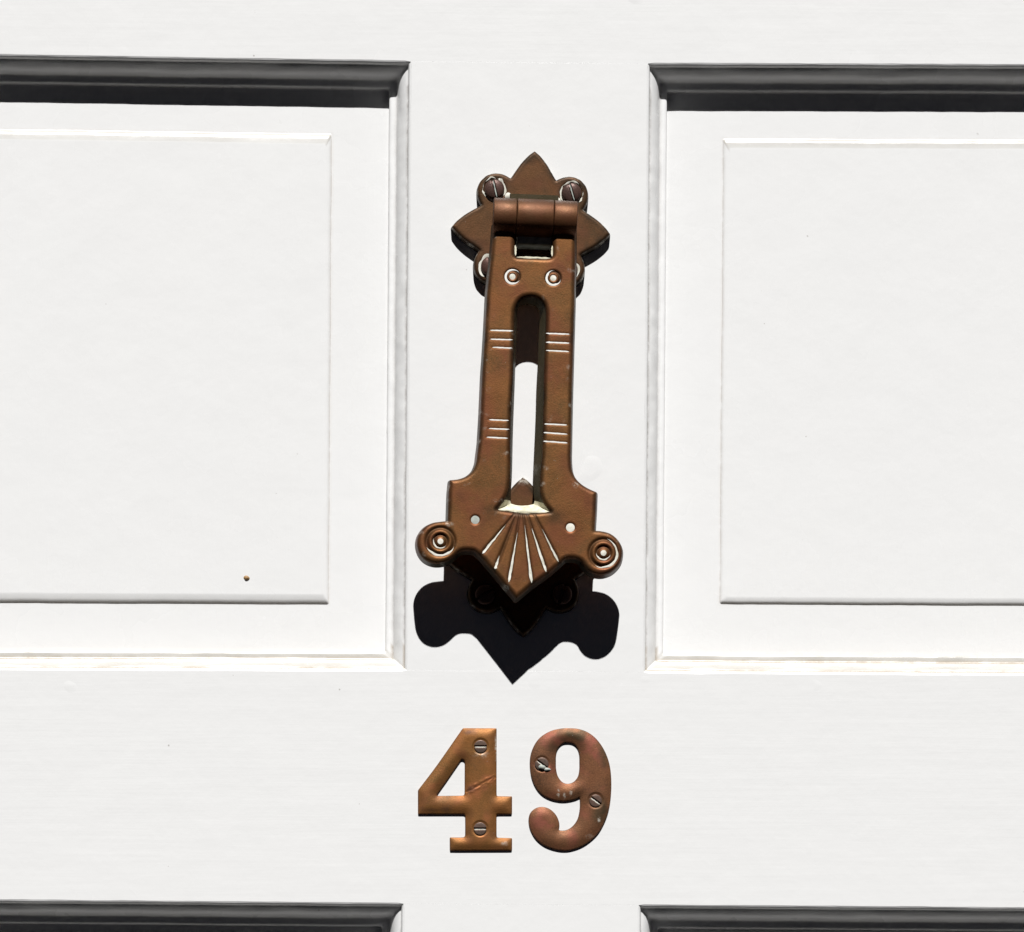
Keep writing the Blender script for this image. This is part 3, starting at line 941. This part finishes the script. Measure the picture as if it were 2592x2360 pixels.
# ------------------------------------------------------------------ house numerals
def smooth_loop(pts, h):
    return spline([tuple(true(Z4(p), h)) + tuple(p[2:]) for p in pts], True, 6)
HN = 7.0
four_o = smooth_loop([(533, 152, 1), (822, 153, 1), (822, 735), (828, 748), (842, 751), (958, 752, 1), (958, 905, 1), (838, 906), (825, 913), (822, 928), (822, 1098), (828, 1112), (845, 1117), (958, 1120, 1),
                      (958, 1224, 1), (415, 1226, 1), (415, 1114, 1), (522, 1114), (542, 1108), (550, 1092), (550, 930), (545, 912), (528, 905), (135, 905, 1), (135, 700, 1), (144, 686), (300, 480), (520, 165)], HN)
four_h = smooth_loop([(520, 426), (538, 434), (546, 455), (546, 600), (545, 725), (538, 740), (520, 746), (420, 747), (315, 748), (302, 744), (301, 730), (400, 588), (505, 436)], HN)
nine_o = smooth_loop([(1455, 152), (1540, 158), (1620, 185), (1690, 235), (1750, 310), (1795, 400), (1822, 500), (1832, 620), (1828, 750), (1810, 870), (1770, 980), (1710, 1080), (1620, 1160), (1530, 1205),
                      (1430, 1226), (1330, 1213), (1240, 1178), (1170, 1120), (1125, 1045), (1108, 975), (1118, 910), (1150, 870), (1195, 848), (1250, 848), (1300, 870), (1345, 915), (1370, 970), (1375, 1015),
                      (1371, 1045), (1400, 1054), (1450, 1045), (1500, 1010), (1540, 950), (1558, 870), (1560, 800), (1556, 756, 1), (1510, 775), (1440, 789), (1370, 788), (1290, 768), (1220, 728), (1165, 660), (1130, 570), (1119, 470), (1128, 380),
                      (1165, 290), (1220, 225), (1300, 178), (1380, 157)], HN)
nine_h = smooth_loop([(1450, 275), (1500, 286), (1538, 325), (1554, 390), (1556, 455), (1555, 520), (1541, 580), (1503, 625), (1450, 642), (1400, 625), (1362, 575), (1346, 510), (1344, 450), (1346, 390), (1362, 328), (1400, 286)], HN)

def T4(p, h=HN): return true(Z4(p), h)

def num_tint(spec):
    """spec: list of (channel, x, y, rx, ry, strength) patches in measuring pixels"""
    def f(x, y, d):
        t = np.zeros((len(x), 3))
        n = nz(x, y, 0.05, 31.0); n2 = nz(x, y, 0.02, 41.0)
        t[:, 0] = 0.5 * np.clip(n2 + 0.4 * n, 0, 1)
        t[:, 1] = 0.9 * np.clip(nz(x, y, 0.028, 51.0) + 0.3 * n - 0.05, 0, 1)
        for ch, px, py, rx, ry, s in spec:
            c = T4((px, py))
            r = np.hypot((x - c[0]) / (rx / 3.476), (y - c[1]) / (ry / 3.476))
            t[:, ch] += s * np.clip(1.4 - r + 0.7 * n, 0, 1)
        t[:, 0] += 0.5 * np.clip(1 - d / 4, 0, 1) * np.clip(0.5 + n, 0, 1)
        return np.clip(t, 0, 0.95)
    return f

def numeral(name, loops, scr, mat, tint, label, scar=None, edge=0.0, crown=25.0):
    c = np.mean(np.array(loops[0]), axis=0)
    e = empty(name, P3(c[0], np.max(np.array(loops[0])[:, 1]), 0), label, 'house number', 'house number digits below the knocker')
    def hf(x, y, d):
        q = np.clip(d / crown, 0, 1)
        h = HN - 2.5 + 6.0 * (1 - (1 - q) ** 2.0)
        for (sx, sy, r, a) in scr:
            s = T4((sx, sy))
            rr = np.hypot(x - s[0], y - s[1])
            h = h - 2.2 * np.clip(1 - (rr / 21.5) ** 8, 0, 1)
        if scar:
            dist, t = seg_d(x, y, T4(scar[0]), T4(scar[1]))
            n = nz(x, y, 0.12, 3.0)
            h = h + (0.7 * np.exp(-((dist - 5) / 4.0) ** 2) - 1.1 * np.exp(-(dist / 3.5) ** 2)) * (0.6 + 1.4 * n)
        return h
    o = relief('figure', loops, 1.6, hf, 0.4, mat, e, draft=1.0, tint=tint, blur=22)
    top = HN - 2.5 + 6.0
    for (sx, sy, r, a) in scr:
        screw(T4((sx, sy), top), r / 3.476, top - 2.5, 2.6, 1.2, a, 3.0, 7, 'screw_brown', e, fill=(-0.92, 0.92, 1.5, 'polish'))
    return e

n4 = numeral('house_number_digit', [four_o, four_h], [(683, 313, 58, 0), (679, 1037, 58, 0)], 'brass_four',
        num_tint([(1, 640, 690, 90, 60, 0.9), (1, 760, 600, 70, 40, 0.9), (0, 590, 185, 60, 30, 0.9), (1, 240, 720, 90, 90, 0.5), (0, 250, 870, 150, 22, 0.5), (2, 818, 320, 8, 90, 0.7), (2, 690, 385, 60, 25, 0.32),
                  (2, 890, 1165, 40, 20, 0.4), (0, 600, 690, 40, 25, 0.7)]),
        'golden brown brass digit 4 with serif foot, screwed on left of the 9', scar=((562, 712), (803, 585)))
n9 = numeral('house_number_digit', [nine_o, nine_h], [(1222, 468, 60, 37), (1695, 790, 56, 36)], 'brass_nine',
        num_tint([(0, 1490, 215, 120, 45, 1.0), (1, 1300, 250, 110, 70, 0.9), (1, 1640, 290, 60, 90, 1.0), (0, 1770, 380, 50, 130, 0.8), (0, 1720, 870, 80, 120, 0.6), (1, 1200, 970, 90, 90, 0.7),
                  (2, 1365, 735, 12, 34, 0.7), (2, 1420, 745, 10, 22, 0.6), (2, 1475, 725, 14, 26, 0.7), (2, 1725, 955, 12, 26, 0.75), (2, 1640, 1100, 40, 20, 0.2), (0, 1330, 330, 50, 50, 0.6)]),
        'reddish brown brass digit 9 with curled tail, screwed on right of the 4', crown=27.0)
# verdigris crust on the 9's upper screw
cr = T4((1225, 492), 20)
blob('verdigris_crust', cr, 9, 6, 3.0, HN + 6.6, 'lime', n9, 4.0)
blob('verdigris_crust', T4((1268, 512), 20), 10, 5, 3.5, HN + 3.6, 'lime', n9, 9.0)
